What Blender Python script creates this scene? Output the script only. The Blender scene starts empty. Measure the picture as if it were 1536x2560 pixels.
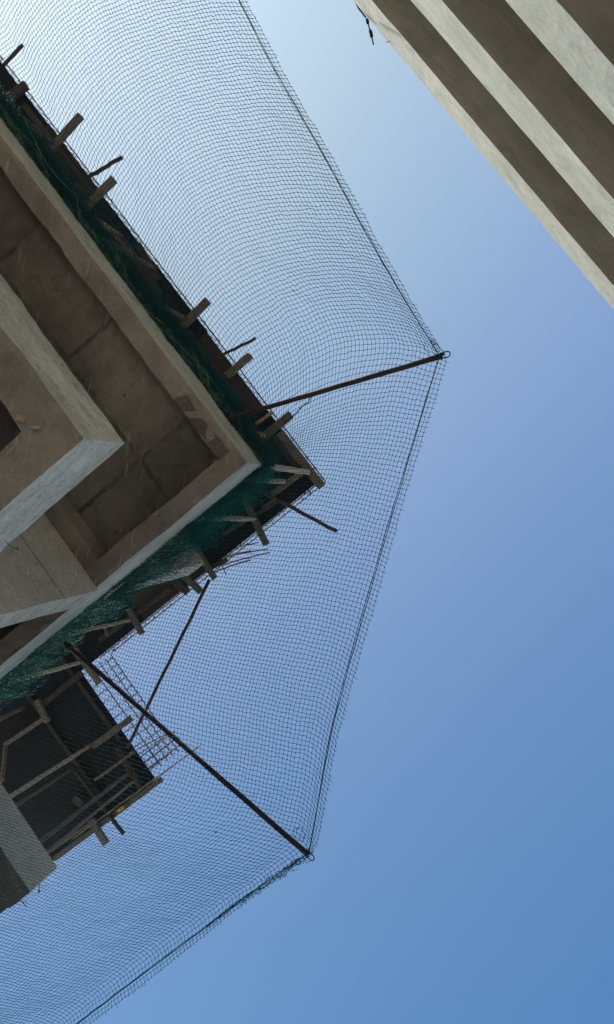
import bpy, math, random
import numpy as np
from mathutils import Vector, Matrix, noise

random.seed(7); rng = np.random.default_rng(7)
scene = bpy.context.scene
EYE = 1.6                                   # eye height above the ground
R = math.radians

# ------------------------------------------------------------------ camera
# columns: world X (along the street facade), world Y (across the street), world Z, in camera axes
RC = np.array([[-0.5988, 0.7689, 0.2243], [0.7925, 0.6093, 0.0266], [-0.1162, 0.1937, -0.9742]])
u_, s_, vt_ = np.linalg.svd(RC); RC = u_ @ vt_
FPX = 2000.0
def W(px, py, h):
    """photo pixel (1536 x 2560) + height above the eye -> point in metres"""
    d = RC.T @ np.array([px - 768, 1280 - py, -FPX]); p = d * (h / d[2])
    return np.array([p[0], p[1], h + EYE])
cam_d = bpy.data.cameras.new('camera'); cam = bpy.data.objects.new('camera', cam_d)
scene.collection.objects.link(cam)
m = Matrix(RC.T.tolist()).to_4x4(); m.translation = (0, 0, EYE); cam.matrix_world = m
cam_d.sensor_fit = 'VERTICAL'; cam_d.sensor_height = 36; cam_d.lens = FPX / 2560 * 36
cam_d.clip_end = 2000; cam_d.clip_start = 0.05
scene.camera = cam

# ------------------------------------------------------------------ sky and sun
SUN_EL, SUN_AZ = 37.0, -7.0                 # azimuth measured from +X towards +Y
world = bpy.data.worlds.new("World"); scene.world = world; world.use_nodes = True
wn = world.node_tree.nodes; bg = wn['Background']
sky = wn.new('ShaderNodeTexSky'); sky.sky_type = 'NISHITA'; sky.sun_disc = False
sky.sun_elevation = R(SUN_EL); sky.sun_rotation = R(90 - SUN_AZ)
sky.air_density = 2.2; sky.dust_density = 1.0; sky.ozone_density = 6.0; sky.altitude = 100
tc_ = wn.new('ShaderNodeTexCoord'); dt_ = wn.new('ShaderNodeVectorMath'); dt_.operation = 'DOT_PRODUCT'   # haze whitens the sky towards the sun
dt_.inputs[1].default_value = (math.cos(R(SUN_EL)) * math.cos(R(SUN_AZ)), math.cos(R(SUN_EL)) * math.sin(R(SUN_AZ)), math.sin(R(SUN_EL)))
hz_ = wn.new('ShaderNodeValToRGB'); mx_ = wn.new('ShaderNodeMix'); mx_.data_type = 'RGBA'; mx_.blend_type = 'MULTIPLY'; mx_.inputs[0].default_value = 1.0
stops_ = [(0.15, (.60, .81, .99)), (0.31, (.78, .90, 1.0)), (0.475, (.93, .94, .99)), (0.62, (1.10, .98, .97)), (0.76, (1.20, 1.04, .90)), (0.88, (1.22, 1.05, .82)), (0.925, (1.08, 1.0, .84)), (0.985, (.72, .78, .74))]
while len(hz_.color_ramp.elements) < len(stops_): hz_.color_ramp.elements.new(0.5)
for e_, (p_, c_) in zip(hz_.color_ramp.elements, stops_): e_.position = p_; e_.color = tuple(v / 1.25 for v in c_) + (1,)
wl_ = world.node_tree.links
wl_.new(tc_.outputs['Generated'], dt_.inputs[0]); wl_.new(dt_.outputs['Value'], hz_.inputs[0])
wl_.new(sky.outputs[0], mx_.inputs[6]); wl_.new(hz_.outputs[0], mx_.inputs[7]); wl_.new(mx_.outputs[2], bg.inputs[0])
bg.inputs[1].default_value = 0.131
sd = bpy.data.lights.new('sun', 'SUN'); sun = bpy.data.objects.new('sun', sd); scene.collection.objects.link(sun)
sd.energy = 5.0; sd.angle = R(0.5); sd.color = (1, 0.95, 0.87)
sv = Vector((math.cos(R(SUN_EL)) * math.cos(R(SUN_AZ)), math.cos(R(SUN_EL)) * math.sin(R(SUN_AZ)), math.sin(R(SUN_EL))))
sun.rotation_euler = sv.to_track_quat('Z', 'Y').to_euler(); sun.location = sv * 60
scene.view_settings.view_transform = 'Standard'; scene.view_settings.look = 'None'
scene.view_settings.exposure = 0.80; scene.view_settings.gamma = 1
scene.render.engine = 'CYCLES'
scene.cycles.max_bounces = 8; scene.cycles.diffuse_bounces = 5

# ------------------------------------------------------------------ materials
def mat(name, rough=0.85):
    m = bpy.data.materials.new(name); m.use_nodes = True
    b = m.node_tree.nodes['Principled BSDF']; b.inputs['Roughness'].default_value = rough
    return m, m.node_tree, b
def lk(nt, a, b): nt.links.new(a, b)
def ns(nt, coord, scale, detail=6, rough=0.6, dist=0.0):
    n = nt.nodes.new('ShaderNodeTexNoise'); n.inputs['Scale'].default_value = scale
    n.inputs['Detail'].default_value = detail; n.inputs['Roughness'].default_value = rough
    n.inputs['Distortion'].default_value = dist; lk(nt, coord, n.inputs['Vector']); return n.outputs['Fac']
def ramp(nt, f, stops):
    r = nt.nodes.new('ShaderNodeValToRGB'); lk(nt, f, r.inputs[0]); e = r.color_ramp.elements
    while len(e) < len(stops): e.new(0.5)
    for q, (p, c) in zip(e, stops): q.position = p; q.color = (c[0], c[1], c[2], 1)
    return r.outputs[0]
def mixc(nt, f, a, b, mode='MIX'):
    n = nt.nodes.new('ShaderNodeMix'); n.data_type = 'RGBA'; n.blend_type = mode
    if isinstance(f, float): n.inputs[0].default_value = f
    else: lk(nt, f, n.inputs[0])
    for i, v in ((6, a), (7, b)):
        if isinstance(v, tuple): n.inputs[i].default_value = (*v[:3], 1)
        else: lk(nt, v, n.inputs[i])
    return n.outputs[2]
def mth(nt, op, a, b=None, c=None):
    n = nt.nodes.new('ShaderNodeMath'); n.operation = op
    for i, v in enumerate((a, b, c)):
        if v is None: continue
        if isinstance(v, (int, float)): n.inputs[i].default_value = v
        else: lk(nt, v, n.inputs[i])
    return n.outputs[0]
def wpos(nt, sx=1, sy=1, sz=1):
    g = nt.nodes.new('ShaderNodeNewGeometry')
    v = nt.nodes.new('ShaderNodeVectorMath'); v.operation = 'MULTIPLY'; lk(nt, g.outputs['Position'], v.inputs[0])
    v.inputs[1].default_value = (sx, sy, sz); return v.outputs[0]
def bump(nt, b, h, s=0.5, d=0.01):
    n = nt.nodes.new('ShaderNodeBump'); n.inputs['Strength'].default_value = s; n.inputs['Distance'].default_value = d
    lk(nt, h, n.inputs['Height']); lk(nt, n.outputs[0], b.inputs['Normal'])

def concrete(name, dark, light, stain=(0.05, 0.04, 0.03), stain_amt=0.35, stretch=(1, 1, 1), pits=0.5,
             big=1.3, joints=None, streaks=0.0, zjoint=None, relief=0.7, scratch=0, damp_amt=0.5, grain=0.6, panels=0.0):
    m, nt, b = mat(name, 0.9)
    p = wpos(nt, *stretch); p0 = wpos(nt)
    base = ramp(nt, ns(nt, p, big, 8, 0.65, 0.4), [(0.30, dark), (0.72, light)])
    fine = ns(nt, p0, 34, 8, 0.75)
    base = mixc(nt, float(grain), base, ramp(nt, fine, [(0.36, (0.5, 0.5, 0.5)), (0.56, (1.0, 1.0, 1.0))]), 'MULTIPLY')
    blot = ramp(nt, ns(nt, p, big * 3.1, 9, 0.7, 1.0), [(0.50, (0, 0, 0)), (0.74, (1, 1, 1))])
    base = mixc(nt, mth(nt, 'MULTIPLY', blot, stain_amt), base, stain)
    # small pits and voids
    v = nt.nodes.new('ShaderNodeTexVoronoi'); v.inputs['Scale'].default_value = 17; lk(nt, p0, v.inputs['Vector'])
    pit = mth(nt, 'LESS_THAN', mth(nt, 'ADD', v.outputs['Distance'], mth(nt, 'MULTIPLY', ns(nt, p0, 5, 3), 0.22)), 0.19)
    base = mixc(nt, mth(nt, 'MULTIPLY', pit, pits), base, stain)
    height = mth(nt, 'ADD', mth(nt, 'MULTIPLY', ns(nt, p, 9, 9, 0.72), 1.0), mth(nt, 'MULTIPLY', pit, -0.5))
    if panels:      # every shuttering sheet left its own tone
        sp = nt.nodes.new('ShaderNodeSeparateXYZ'); lk(nt, p0, sp.inputs[0])
        cx = mth(nt, 'FLOOR', mth(nt, 'DIVIDE', mth(nt, 'SUBTRACT', sp.outputs[0], 2.24), 1.23)); cy = mth(nt, 'FLOOR', mth(nt, 'DIVIDE', mth(nt, 'ADD', sp.outputs[1], 2.40), 1.9))
        cb = nt.nodes.new('ShaderNodeCombineXYZ'); lk(nt, cx, cb.inputs[0]); lk(nt, cy, cb.inputs[1])
        wn2 = nt.nodes.new('ShaderNodeTexWhiteNoise'); lk(nt, cb.outputs[0], wn2.inputs['Vector'])
        base = mixc(nt, float(panels), base, ramp(nt, wn2.outputs['Value'], [(0, (0.55, 0.57, 0.56)), (1, (1.0, 0.98, 0.94))]), 'MULTIPLY')
    # broad damp patches and small dark scrapes
    damp = ramp(nt, ns(nt, p0, 0.9, 5, 0.6, 0.8), [(0.42, (0.45,) * 3), (0.60, (1, 1, 1))])
    base = mixc(nt, float(damp_amt), base, damp, 'MULTIPLY')
    if scratch:
        ps = wpos(nt, 7, 7, 30); k = ramp(nt, ns(nt, ps, 1.0, 7, 0.75, 1.2), [(0.60, (0, 0, 0)), (0.66, (1, 1, 1))])
        base = mixc(nt, mth(nt, 'MULTIPLY', k, 0.8), base, stain); height = mth(nt, 'ADD', height, mth(nt, 'MULTIPLY', k, -0.5))
    if joints or zjoint:
        sep = nt.nodes.new('ShaderNodeSeparateXYZ'); lk(nt, p0, sep.inputs[0])
        tot = None
        wob = mth(nt, 'MULTIPLY', mth(nt, 'SUBTRACT', ns(nt, p0, 4, 4), 0.5), 0.05)
        for ax, val, wd in (joints or []) + [(2, z, 0.006) for z in (zjoint or [])]:
            d = mth(nt, 'ABSOLUTE', mth(nt, 'SUBTRACT', mth(nt, 'ADD', sep.outputs[ax], wob if ax != 2 else 0.0), val))
            wn_ = mth(nt, 'MULTIPLY', mth(nt, 'SUBTRACT', mth(nt, 'MULTIPLY', ns(nt, p0, 9, 7, 0.85), 2.0), 0.55 if ax != 2 else 0.0), wd * 1.5)
            k = mth(nt, 'LESS_THAN', d, wn_)
            tot = k if tot is None else mth(nt, 'MAXIMUM', tot, k)
        brk = ramp(nt, ns(nt, p0, 2.6, 5, 0.7), [(0.40, (0.12,) * 3), (0.58, (1, 1, 1))])
        if zjoint: brk = ramp(nt, ns(nt, p0, 1.0), [(0.1, (0.8,) * 3), (0.5, (1, 1, 1))])
        tot = mth(nt, 'MULTIPLY', tot, brk)
        base = mixc(nt, mth(nt, 'MULTIPLY', tot, 0.9), base, tuple(c * 0.35 for c in dark))
        height = mth(nt, 'ADD', height, mth(nt, 'MULTIPLY', tot, -1.0))
    if streaks:
        ps = wpos(nt, *((14, 3.2, 3) if streaks > 0 else (5, 2.5, 14)))
        rot = nt.nodes.new('ShaderNodeVectorRotate'); rot.inputs['Angle'].default_value = 0.65
        rot.inputs['Axis'].default_value = (0, 0, 1) if streaks > 0 else (0, 1, 0)
        lk(nt, wpos(nt), rot.inputs[0])
        sc = nt.nodes.new('ShaderNodeVectorMath'); sc.operation = 'MULTIPLY'; lk(nt, rot.outputs[0], sc.inputs[0])
        sc.inputs[1].default_value = (32, 3.4, 32) if streaks > 0 else (3.4, 32, 32)
        s = ramp(nt, ns(nt, sc.outputs[0], 1.0, 2, 0.4), [(0.67, (0, 0, 0)), (0.72, (1, 1, 1))])
        base = mixc(nt, mth(nt, 'MULTIPLY', s, abs(streaks)), base, tuple(min(1, c * 1.7) for c in light))
    lk(nt, base, b.inputs['Base Color']); bump(nt, b, height, relief, 0.014)
    return m
def wood(name, a, c, scale=3.0, stretch=(1, 1, 1)):
    m, nt, b = mat(name, 0.85)
    tc = nt.nodes.new('ShaderNodeTexCoord'); v = nt.nodes.new('ShaderNodeVectorMath'); v.operation = 'MULTIPLY'
    lk(nt, tc.outputs['Object'], v.inputs[0]); v.inputs[1].default_value = stretch
    oi = nt.nodes.new('ShaderNodeObjectInfo')
    ad = nt.nodes.new('ShaderNodeVectorMath'); ad.operation = 'ADD'; lk(nt, v.outputs[0], ad.inputs[0]); 
    mu = nt.nodes.new('ShaderNodeVectorMath'); mu.operation = 'SCALE'; mu.inputs[0].default_value = (9, 5, 3); lk(nt, oi.outputs['Random'], mu.inputs['Scale'])
    lk(nt, mu.outputs[0], ad.inputs[1])
    f = ns(nt, ad.outputs[0], scale, 9, 0.75, 0.6)
    col = ramp(nt, f, [(0.32, a), (0.7, c)])
    tone = ramp(nt, oi.outputs['Random'], [(0, (0.7, 0.68, 0.66)), (1, (1.15, 1.1, 1.05))])
    col = mixc(nt, 1.0, col, tone, 'MULTIPLY')
    col = mixc(nt, ramp(nt, ns(nt, tc.outputs['Object'], 11, 6, 0.7), [(0.55, (0, 0, 0)), (0.7, (0.6,) * 3)]), col, tuple(x * 0.4 for x in a))
    lk(nt, col, b.inputs['Base Color']); bump(nt, b, f, 0.6, 0.006)
    return m
def metal(name, a, c, rough=0.7, scale=9):
    m, nt, b = mat(name, rough); p = wpos(nt)
    f = ns(nt, p, scale, 8, 0.7)
    lk(nt, ramp(nt, f, [(0.35, a), (0.68, c)]), b.inputs['Base Color']); bump(nt, b, f, 0.4, 0.004)
    return m
def plain(name, c, rough=0.7, c2=None, scale=20):
    m, nt, b = mat(name, rough); b.inputs['Specular IOR Level'].default_value = 0.08
    lk(nt, ramp(nt, ns(nt, wpos(nt), scale, 4), [(0.35, c), (0.65, c2 or tuple(x * 1.3 for x in c))]), b.inputs['Base Color'])
    return m

M = {}
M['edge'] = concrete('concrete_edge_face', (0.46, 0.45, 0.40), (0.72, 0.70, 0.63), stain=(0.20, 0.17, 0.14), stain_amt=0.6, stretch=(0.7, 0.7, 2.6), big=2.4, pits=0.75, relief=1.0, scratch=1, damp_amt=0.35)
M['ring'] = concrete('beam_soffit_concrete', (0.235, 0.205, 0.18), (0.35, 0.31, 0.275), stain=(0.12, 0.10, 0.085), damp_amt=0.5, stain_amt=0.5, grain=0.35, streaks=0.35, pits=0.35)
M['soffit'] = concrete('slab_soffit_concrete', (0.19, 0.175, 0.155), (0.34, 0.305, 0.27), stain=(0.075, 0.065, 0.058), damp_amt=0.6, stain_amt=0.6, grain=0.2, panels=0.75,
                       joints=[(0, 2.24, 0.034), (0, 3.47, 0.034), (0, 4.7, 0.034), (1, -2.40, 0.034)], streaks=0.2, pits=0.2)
M['wall'] = concrete('wall_face_concrete', (0.50, 0.46, 0.43), (0.68, 0.63, 0.59), stain=(0.09, 0.075, 0.06), stain_amt=0.3, zjoint=[6.24 + EYE, 5.2 + EYE], streaks=-0.5, pits=0.6, damp_amt=0.1)
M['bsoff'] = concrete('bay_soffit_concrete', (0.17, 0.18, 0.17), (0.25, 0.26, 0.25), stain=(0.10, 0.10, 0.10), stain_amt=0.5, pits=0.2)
M['rpatch'] = concrete('torn_concrete', (0.11, 0.09, 0.085), (0.21, 0.17, 0.16), stain=(0.06, 0.05, 0.045), stain_amt=0.5, pits=0.4, relief=1.0)
M['dsoff'] = concrete('shaded_soffit_concrete', (0.055, 0.052, 0.055), (0.10, 0.095, 0.095), stain=(0.03, 0.03, 0.03), stain_amt=0.5, pits=0.1, grain=0.3)  # shade of the lower floor's recess, put into a darker concrete colour
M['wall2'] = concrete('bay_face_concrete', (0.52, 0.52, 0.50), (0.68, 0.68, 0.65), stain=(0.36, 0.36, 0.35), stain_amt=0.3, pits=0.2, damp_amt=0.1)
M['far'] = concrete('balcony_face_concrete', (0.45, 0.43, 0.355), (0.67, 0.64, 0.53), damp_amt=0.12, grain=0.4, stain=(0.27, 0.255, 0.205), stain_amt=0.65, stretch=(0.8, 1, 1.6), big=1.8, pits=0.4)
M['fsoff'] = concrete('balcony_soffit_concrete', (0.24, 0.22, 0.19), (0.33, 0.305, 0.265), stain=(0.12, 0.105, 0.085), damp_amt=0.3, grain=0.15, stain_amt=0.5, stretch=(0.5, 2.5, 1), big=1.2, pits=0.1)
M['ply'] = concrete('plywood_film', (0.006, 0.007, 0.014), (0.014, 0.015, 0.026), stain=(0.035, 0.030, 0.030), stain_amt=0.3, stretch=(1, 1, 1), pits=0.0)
M['plyb'] = concrete('plywood_brown', (0.05, 0.034, 0.028), (0.085, 0.06, 0.048), stain=(0.03, 0.02, 0.02), stain_amt=0.4, pits=0.1)
M['wood'] = wood('weathered_timber', (0.10, 0.088, 0.074), (0.22, 0.20, 0.17), 4, (3, 3, 9))
M['woodd'] = wood('dark_timber', (0.040, 0.030, 0.026), (0.085, 0.066, 0.055), 4, (3, 3, 9))
M['pole'] = wood('pale_pole', (0.30, 0.26, 0.22), (0.48, 0.43, 0.37), 5, (3, 3, 8))
M['poley'] = wood('yellow_pole', (0.28, 0.21, 0.10), (0.48, 0.38, 0.2), 5, (3, 3, 8))
M['rust'] = metal('rusty_pipe', (0.022, 0.015, 0.016), (0.056, 0.027, 0.022), 0.9, 6)
M['pipe'] = metal('dark_pipe', (0.026, 0.016, 0.018), (0.060, 0.032, 0.028), 0.85)
M['rebar'] = metal('rebar', (0.035, 0.018, 0.012), (0.10, 0.045, 0.022), 0.8, 30)
M['rebary'] = metal('rebar_light', (0.12, 0.07, 0.035), (0.22, 0.13, 0.07), 0.8, 30)
M['net'] = plain('net_twine', (0.010, 0.050, 0.066), 0.8, (0.022, 0.085, 0.10))
M['teal'] = plain('gathered_net_twine', (0.010, 0.050, 0.060), 0.6, (0.018, 0.090, 0.095), 6)
M['tealb'] = plain('sunny_net_twine', (0.008, 0.085, 0.085), 0.6, (0.020, 0.17, 0.15), 5)  # brighter teal twine for the gathered net on the short side
M['tealp'] = plain('net_bright_twine', (0.05, 0.17, 0.11), 0.5, (0.22, 0.34, 0.24), 6)
M['rope'] = plain('border_rope', (0.012, 0.060, 0.062), 0.8, (0.04, 0.11, 0.085))
M['scrap'] = plain('scrap_wood', (0.34, 0.27, 0.20), 0.9)
M['red'] = plain('brick_stain', (0.20, 0.06, 0.045), 0.9)
M['yellow'] = plain('yellow_helmet', (0.45, 0.30, 0.03), 0.5)
M['steel'] = plain('threaded_rod', (0.008, 0.008, 0.014), 0.95)
mg, nt, b = mat('dusty_ground', 0.95)
lk(nt, ramp(nt, ns(nt, wpos(nt), 0.35, 9, 0.7), [(0.3, (0.34, 0.30, 0.24)), (0.7, (0.48, 0.43, 0.35))]), b.inputs['Base Color'])
bump(nt, b, ns(nt, wpos(nt), 6, 9, 0.7), 0.6, 0.03); M['ground'] = mg

# ------------------------------------------------------------------ helpers
def tag(o, label=None, cat=None, group=None, kind=None):
    if label: o['label'] = label
    if cat: o['category'] = cat
    if group: o['group'] = group
    if kind: o['kind'] = kind
    return o
def empty(name, loc, label, cat, group=None):
    o = bpy.data.objects.new(name, None); scene.collection.objects.link(o)
    o.location = loc; o.empty_display_size = 0.2
    return tag(o, label, cat, group)
def link_mesh(name, verts, faces, material, parent=None, origin=None, smooth=False):
    """verts in world metres; the mesh is stored relative to its own origin (or its parent's)"""
    v = np.asarray(verts, float)
    org = np.array(parent.location) if parent is not None else (np.array(origin) if origin is not None else np.zeros(3))
    if parent is not None and parent.parent is not None: org = org + np.array(parent.parent.location)
    me = bpy.data.meshes.new(name)
    me.from_pydata((v - org).tolist(), [], [tuple(int(i) for i in f) for f in faces])
    me.materials.append(material)
    if smooth: me.polygons.foreach_set('use_smooth', [True] * len(me.polygons))
    me.update()
    o = bpy.data.objects.new(name, me); scene.collection.objects.link(o)
    if parent is not None: o.parent = parent
    else: o.location = org
    return o
class MB:
    def __init__(s): s.v = []; s.f = []
    def add(s, v, f):
        n = len(s.v); s.v += [tuple(p) for p in v]; s.f += [tuple(i + n for i in q) for q in f]; return s
    def box(s, x0, x1, y0, y1, z0, z1):
        v = [(x, y, z) for z in (z0, z1) for y in (y0, y1) for x in (x0, x1)]
        return s.add(v, [(0, 2, 3, 1), (4, 5, 7, 6), (0, 1, 5, 4), (2, 6, 7, 3), (0, 4, 6, 2), (1, 3, 7, 5)])
    def rough(s, x0, x1, y0, y1, z0, z1, step=0.07, amp=0.006, freq=9.0, seed=0, faces='xXyYzZ', lowamp=None, chip=0.0, chipx=None, chipy=None):
        """box with gridded faces whose vertices are pushed about, for a hand-cast edge"""
        def ax(a, b): n = max(1, int(round((b - a) / step))); return np.linspace(a, b, n + 1)
        X, Y, Z = ax(x0, x1), ax(y0, y1), ax(z0, z1)
        def disp(p):
            q = Vector((p[0] * freq + seed, p[1] * freq, p[2] * freq))
            n1 = noise.noise_vector(q); n2 = noise.noise_vector(q * 0.22)
            a = amp if lowamp is None else (lowamp if p[2] < z0 + 1e-4 else amp)
            if chip and p[2] < z0 + 1e-4 and ((chipx is not None and abs(p[0] - chipx) < 1e-4) or (chipy is not None and abs(p[1] - chipy) < 1e-4)):
                c_ = max(0.0, noise.noise(Vector((p[0] * 5.5, p[1] * 5.5, 3.1))) - 0.02) * chip + abs(noise.noise(Vector((p[0] * 21, p[1] * 21, 7.7)))) * chip * .35
                return (p[0] + n2.x * a, p[1] + n2.y * a, p[2] + c_)
            return (p[0] + n1.x * a + n2.x * a * 1.6, p[1] + n1.y * a + n2.y * a * 1.6, p[2] + n1.z * a + n2.z * a * 1.2)
        def grid(A, B, fn, flip):
            n = len(s.v)
            for a in A:
                for b_ in B: s.v.append(disp(fn(a, b_)))
            nb = len(B)
            for i in range(len(A) - 1):
                for j in range(nb - 1):
                    q = (n + i * nb + j, n + (i + 1) * nb + j, n + (i + 1) * nb + j + 1, n + i * nb + j + 1)
                    s.f.append(q[::-1] if flip else q)
        if 'z' in faces: grid(X, Y, lambda a, b_: (a, b_, z0), True)
        if 'Z' in faces: grid(X, Y, lambda a, b_: (a, b_, z1), False)
        if 'y' in faces: grid(X, Z, lambda a, b_: (a, y0, b_), False)
        if 'Y' in faces: grid(X, Z, lambda a, b_: (a, y1, b_), True)
        if 'x' in faces: grid(Y, Z, lambda a, b_: (x0, a, b_), True)
        if 'X' in faces: grid(Y, Z, lambda a, b_: (x1, a, b_), False)
        return s
    def tube(s, pts, r, n=8, cap=True):
        pts = [Vector(p) for p in pts]; rs = r if isinstance(r, (list, tuple)) else [r] * len(pts)
        base = len(s.v); up = None
        for i, p in enumerate(pts):
            t = (pts[min(i + 1, len(pts) - 1)] - pts[max(i - 1, 0)]).normalized()
            if up is None:
                up = Vector((0, 0, 1)) if abs(t.z) < 0.9 else Vector((1, 0, 0))
            a = t.cross(up).normalized(); b_ = a.cross(t).normalized(); up = b_
            for k in range(n):
                an = 2 * math.pi * k / n
                s.v.append(tuple(p + (a * math.cos(an) + b_ * math.sin(an)) * rs[i]))
        for i in range(len(pts) - 1):
            for k in range(n):
                k2 = (k + 1) % n
                s.f.append((base + i * n + k, base + i * n + k2, base + (i + 1) * n + k2, base + (i + 1) * n + k))
        if cap:
            s.f.append(tuple(base + k for k in range(n))[::-1]); e = base + (len(pts) - 1) * n
            s.f.append(tuple(e + k for k in range(n)))
        return s
    def plank(s, a, b_, w, t, wob=0.004, n=8, notch=0.0):
        """sawn board from a to b_, w wide (horizontal), t thick, slightly crooked, with worn corners"""
        a = Vector(a); b_ = Vector(b_); d = (b_ - a).normalized()
        side = d.cross(Vector((0, 0, 1)))
        side = side.normalized() if side.length > 1e-3 else Vector((1, 0, 0)); up = side.cross(d).normalized()
        base = len(s.v); c = 0.12
        prof = [(-.5 + c * t / w, -.5), (.5 - c * t / w, -.5), (.5, -.5 + c), (.5, .5 - c), (.5 - c * t / w, .5), (-.5 + c * t / w, .5), (-.5, .5 - c), (-.5, -.5 + c)]
        for i in range(n + 1):
            f = i / n; p = a.lerp(b_, f)
            ww = w * (1 + random.uniform(-.04, .04)); tt = t * (1 + random.uniform(-.05, .05))
            off = side * random.uniform(-wob, wob) + up * random.uniform(-wob, wob) * 0.5
            for (u, v) in prof:
                j = d * (random.uniform(-0.006, 0.006) if i in (0, n) else 0)
                s.v.append(tuple(p + off + side * (u * ww) + up * (v * tt) + j))
        for i in range(n):
            for k in range(8):
                k2 = (k + 1) % 8
                s.f.append((base + i * 8 + k, base + (i + 1) * 8 + k, base + (i + 1) * 8 + k2, base + i * 8 + k2))
        s.f.append(tuple(base + k for k in range(8))); s.f.append(tuple(base + n * 8 + k for k in range(8))[::-1])
        return s
    def build(s, name, material, parent=None, origin=None, smooth=False):
        return link_mesh(name, s.v, s.f, material, parent, origin, smooth)

# ------------------------------------------------------------------ ground
g = MB(); N = 40; S = 400.0
xs = np.linspace(-S, S, N + 1)
for y in xs:
    for x in xs: g.v.append((x, y, 0.0))
for j in range(N):
    for i in range(N): g.f.append((j * (N + 1) + i, j * (N + 1) + i + 1, (j + 1) * (N + 1) + i + 1, (j + 1) * (N + 1) + i))
tag(g.build('ground', M['ground']), kind='structure')

# ------------------------------------------------------------------ unfinished building (left)
bld = empty('concrete_building', (4.0, -5.0, 0.0), 'unfinished concrete frame building with open beam soffits under timber formwork on the left', 'building')
Z = lambda h: h + EYE
YJ = -5.80      # where the facade steps out to the second bay
def floor_level(hb, ht, x1, y1, x2, rw, recess, soff, nm):
    """one cast floor: edge beams round two bays and the recessed slab between them"""
    far = 11.0; yb = -12.0
    a = MB()
    a.rough(x1, far, y1 - rw, y1, Z(hb), Z(ht), 0.035, 0.006, 11.0, seed=1, faces='yYxXzZ', lowamp=0.010, chip=0.040, chipx=x1, chipy=y1)
    o = a.build('edge_beam', M['edge'], bld)
    split_soffit(o)
    a = MB(); a.rough(x1, x1 + rw, YJ, y1 - rw, Z(hb), Z(ht), 0.035, 0.006, 11.0, seed=1, faces='xXzZ', lowamp=0.010, chip=0.040, chipx=x1, chipy=y1)
    split_soffit(a.build('edge_beam', M['edge'], bld))
    a = MB(); a.rough(x2, x1 + rw + 0.6, YJ - rw * 1.6, YJ - 0.001, Z(hb) + 0.001, Z(ht) - 0.001, 0.1, 0.005, seed=9, faces='xyYXzZ', lowamp=0.009)
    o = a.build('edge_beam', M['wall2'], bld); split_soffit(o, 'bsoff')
    a = MB(); a.rough(x2 + 0.002, x2 + 1.2, yb, YJ - rw * 1.6 - 0.001, Z(hb) + 0.003, Z(ht) - 0.003, 0.1, 0.005, seed=12, faces='xXyzZ')
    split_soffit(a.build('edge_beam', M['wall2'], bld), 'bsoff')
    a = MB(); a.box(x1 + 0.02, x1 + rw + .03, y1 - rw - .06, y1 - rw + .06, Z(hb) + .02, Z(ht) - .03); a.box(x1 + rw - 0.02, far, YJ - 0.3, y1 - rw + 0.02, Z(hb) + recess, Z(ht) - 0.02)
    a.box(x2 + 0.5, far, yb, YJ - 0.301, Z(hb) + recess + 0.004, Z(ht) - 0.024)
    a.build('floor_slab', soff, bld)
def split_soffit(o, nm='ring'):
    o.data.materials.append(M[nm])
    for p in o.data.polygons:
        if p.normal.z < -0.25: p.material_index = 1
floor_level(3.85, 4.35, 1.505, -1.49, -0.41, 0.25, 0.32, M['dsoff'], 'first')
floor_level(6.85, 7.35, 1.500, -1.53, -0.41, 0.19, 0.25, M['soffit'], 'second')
# walls and columns that carry the floors
def wallpart(name, x0, x1, y0, y1, h0, h1, mtr, step=0.1, seed=3, end=None):
    a = MB(); a.rough(x0, x1, y0, y1, Z(h0), Z(h1), step, 0.004, seed=seed)
    o = a.build(name, mtr, bld)
    if end:
        o.data.materials.append(end)
        for p in o.data.polygons:
            if p.normal.x < -0.7: p.material_index = 1
wallpart('shear_wall', 1.462, 4.6, -3.66, -3.40, 4.352, 6.846, M['wall'], end=M['edge'])
wallpart('shear_wall', 1.462, 4.6, -3.66, -3.40, 7.352, 9.70, M['wall'], seed=8, end=M['edge'])
wallpart('shear_wall', 1.462, 4.6, -3.66, -3.40, -EYE, 3.846, M['wall'], seed=18, end=M['edge'])
for (x, y) in ((6.2, -1.98), (9.9, -1.98), (4.6, -5.5), (0.1, -6.3), (0.1, -10.4), (5.2, -7.8), (9.4, -7.8)):
    if x < 1 or x == 6.2: hs = ((-EYE, 3.846), (4.352, 6.846))
    else: hs = ((-EYE, 3.846), (4.352, 6.846), (7.352, 9.70))
    for h0, h1 in hs: # ((-EYE, 3.846), (4.352, 6.846), (7.352, 9.70)):
        wallpart('column', x, x + 0.4, y, y + 0.4 if y > -3 else y + 0.35, h0, h1, M['wall'], 0.2, x)
for h0, h1 in ((-EYE, 3.84), (4.36, 6.84), (7.36, 9.68)):
    a = MB(); a.box(2.4, 10.9, -11.4, -11.15, Z(h0), Z(h1)); a.box(10.7, 10.89, -11.14, -2.2, Z(h0), Z(h1)); a.box(5.6, 7.8, -9.6, -8.3, Z(h0), Z(h1))
    a.build('back_wall', M['wall2'], bld)
# beam over the wall and a patch of torn, unplastered concrete
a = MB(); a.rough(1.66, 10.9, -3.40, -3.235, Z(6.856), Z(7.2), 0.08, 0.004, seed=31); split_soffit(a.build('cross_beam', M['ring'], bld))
xa, xb = sorted((W(440, 1000, 6.85)[0], W(548, 1148, 6.85)[0]))
a = MB(); a.rough(xa, xb, -1.715, -1.60, Z(6.838), Z(6.852), 0.022, 0.014, 9.0, seed=77); a.build('rough_patch', M['rpatch'], bld)
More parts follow.
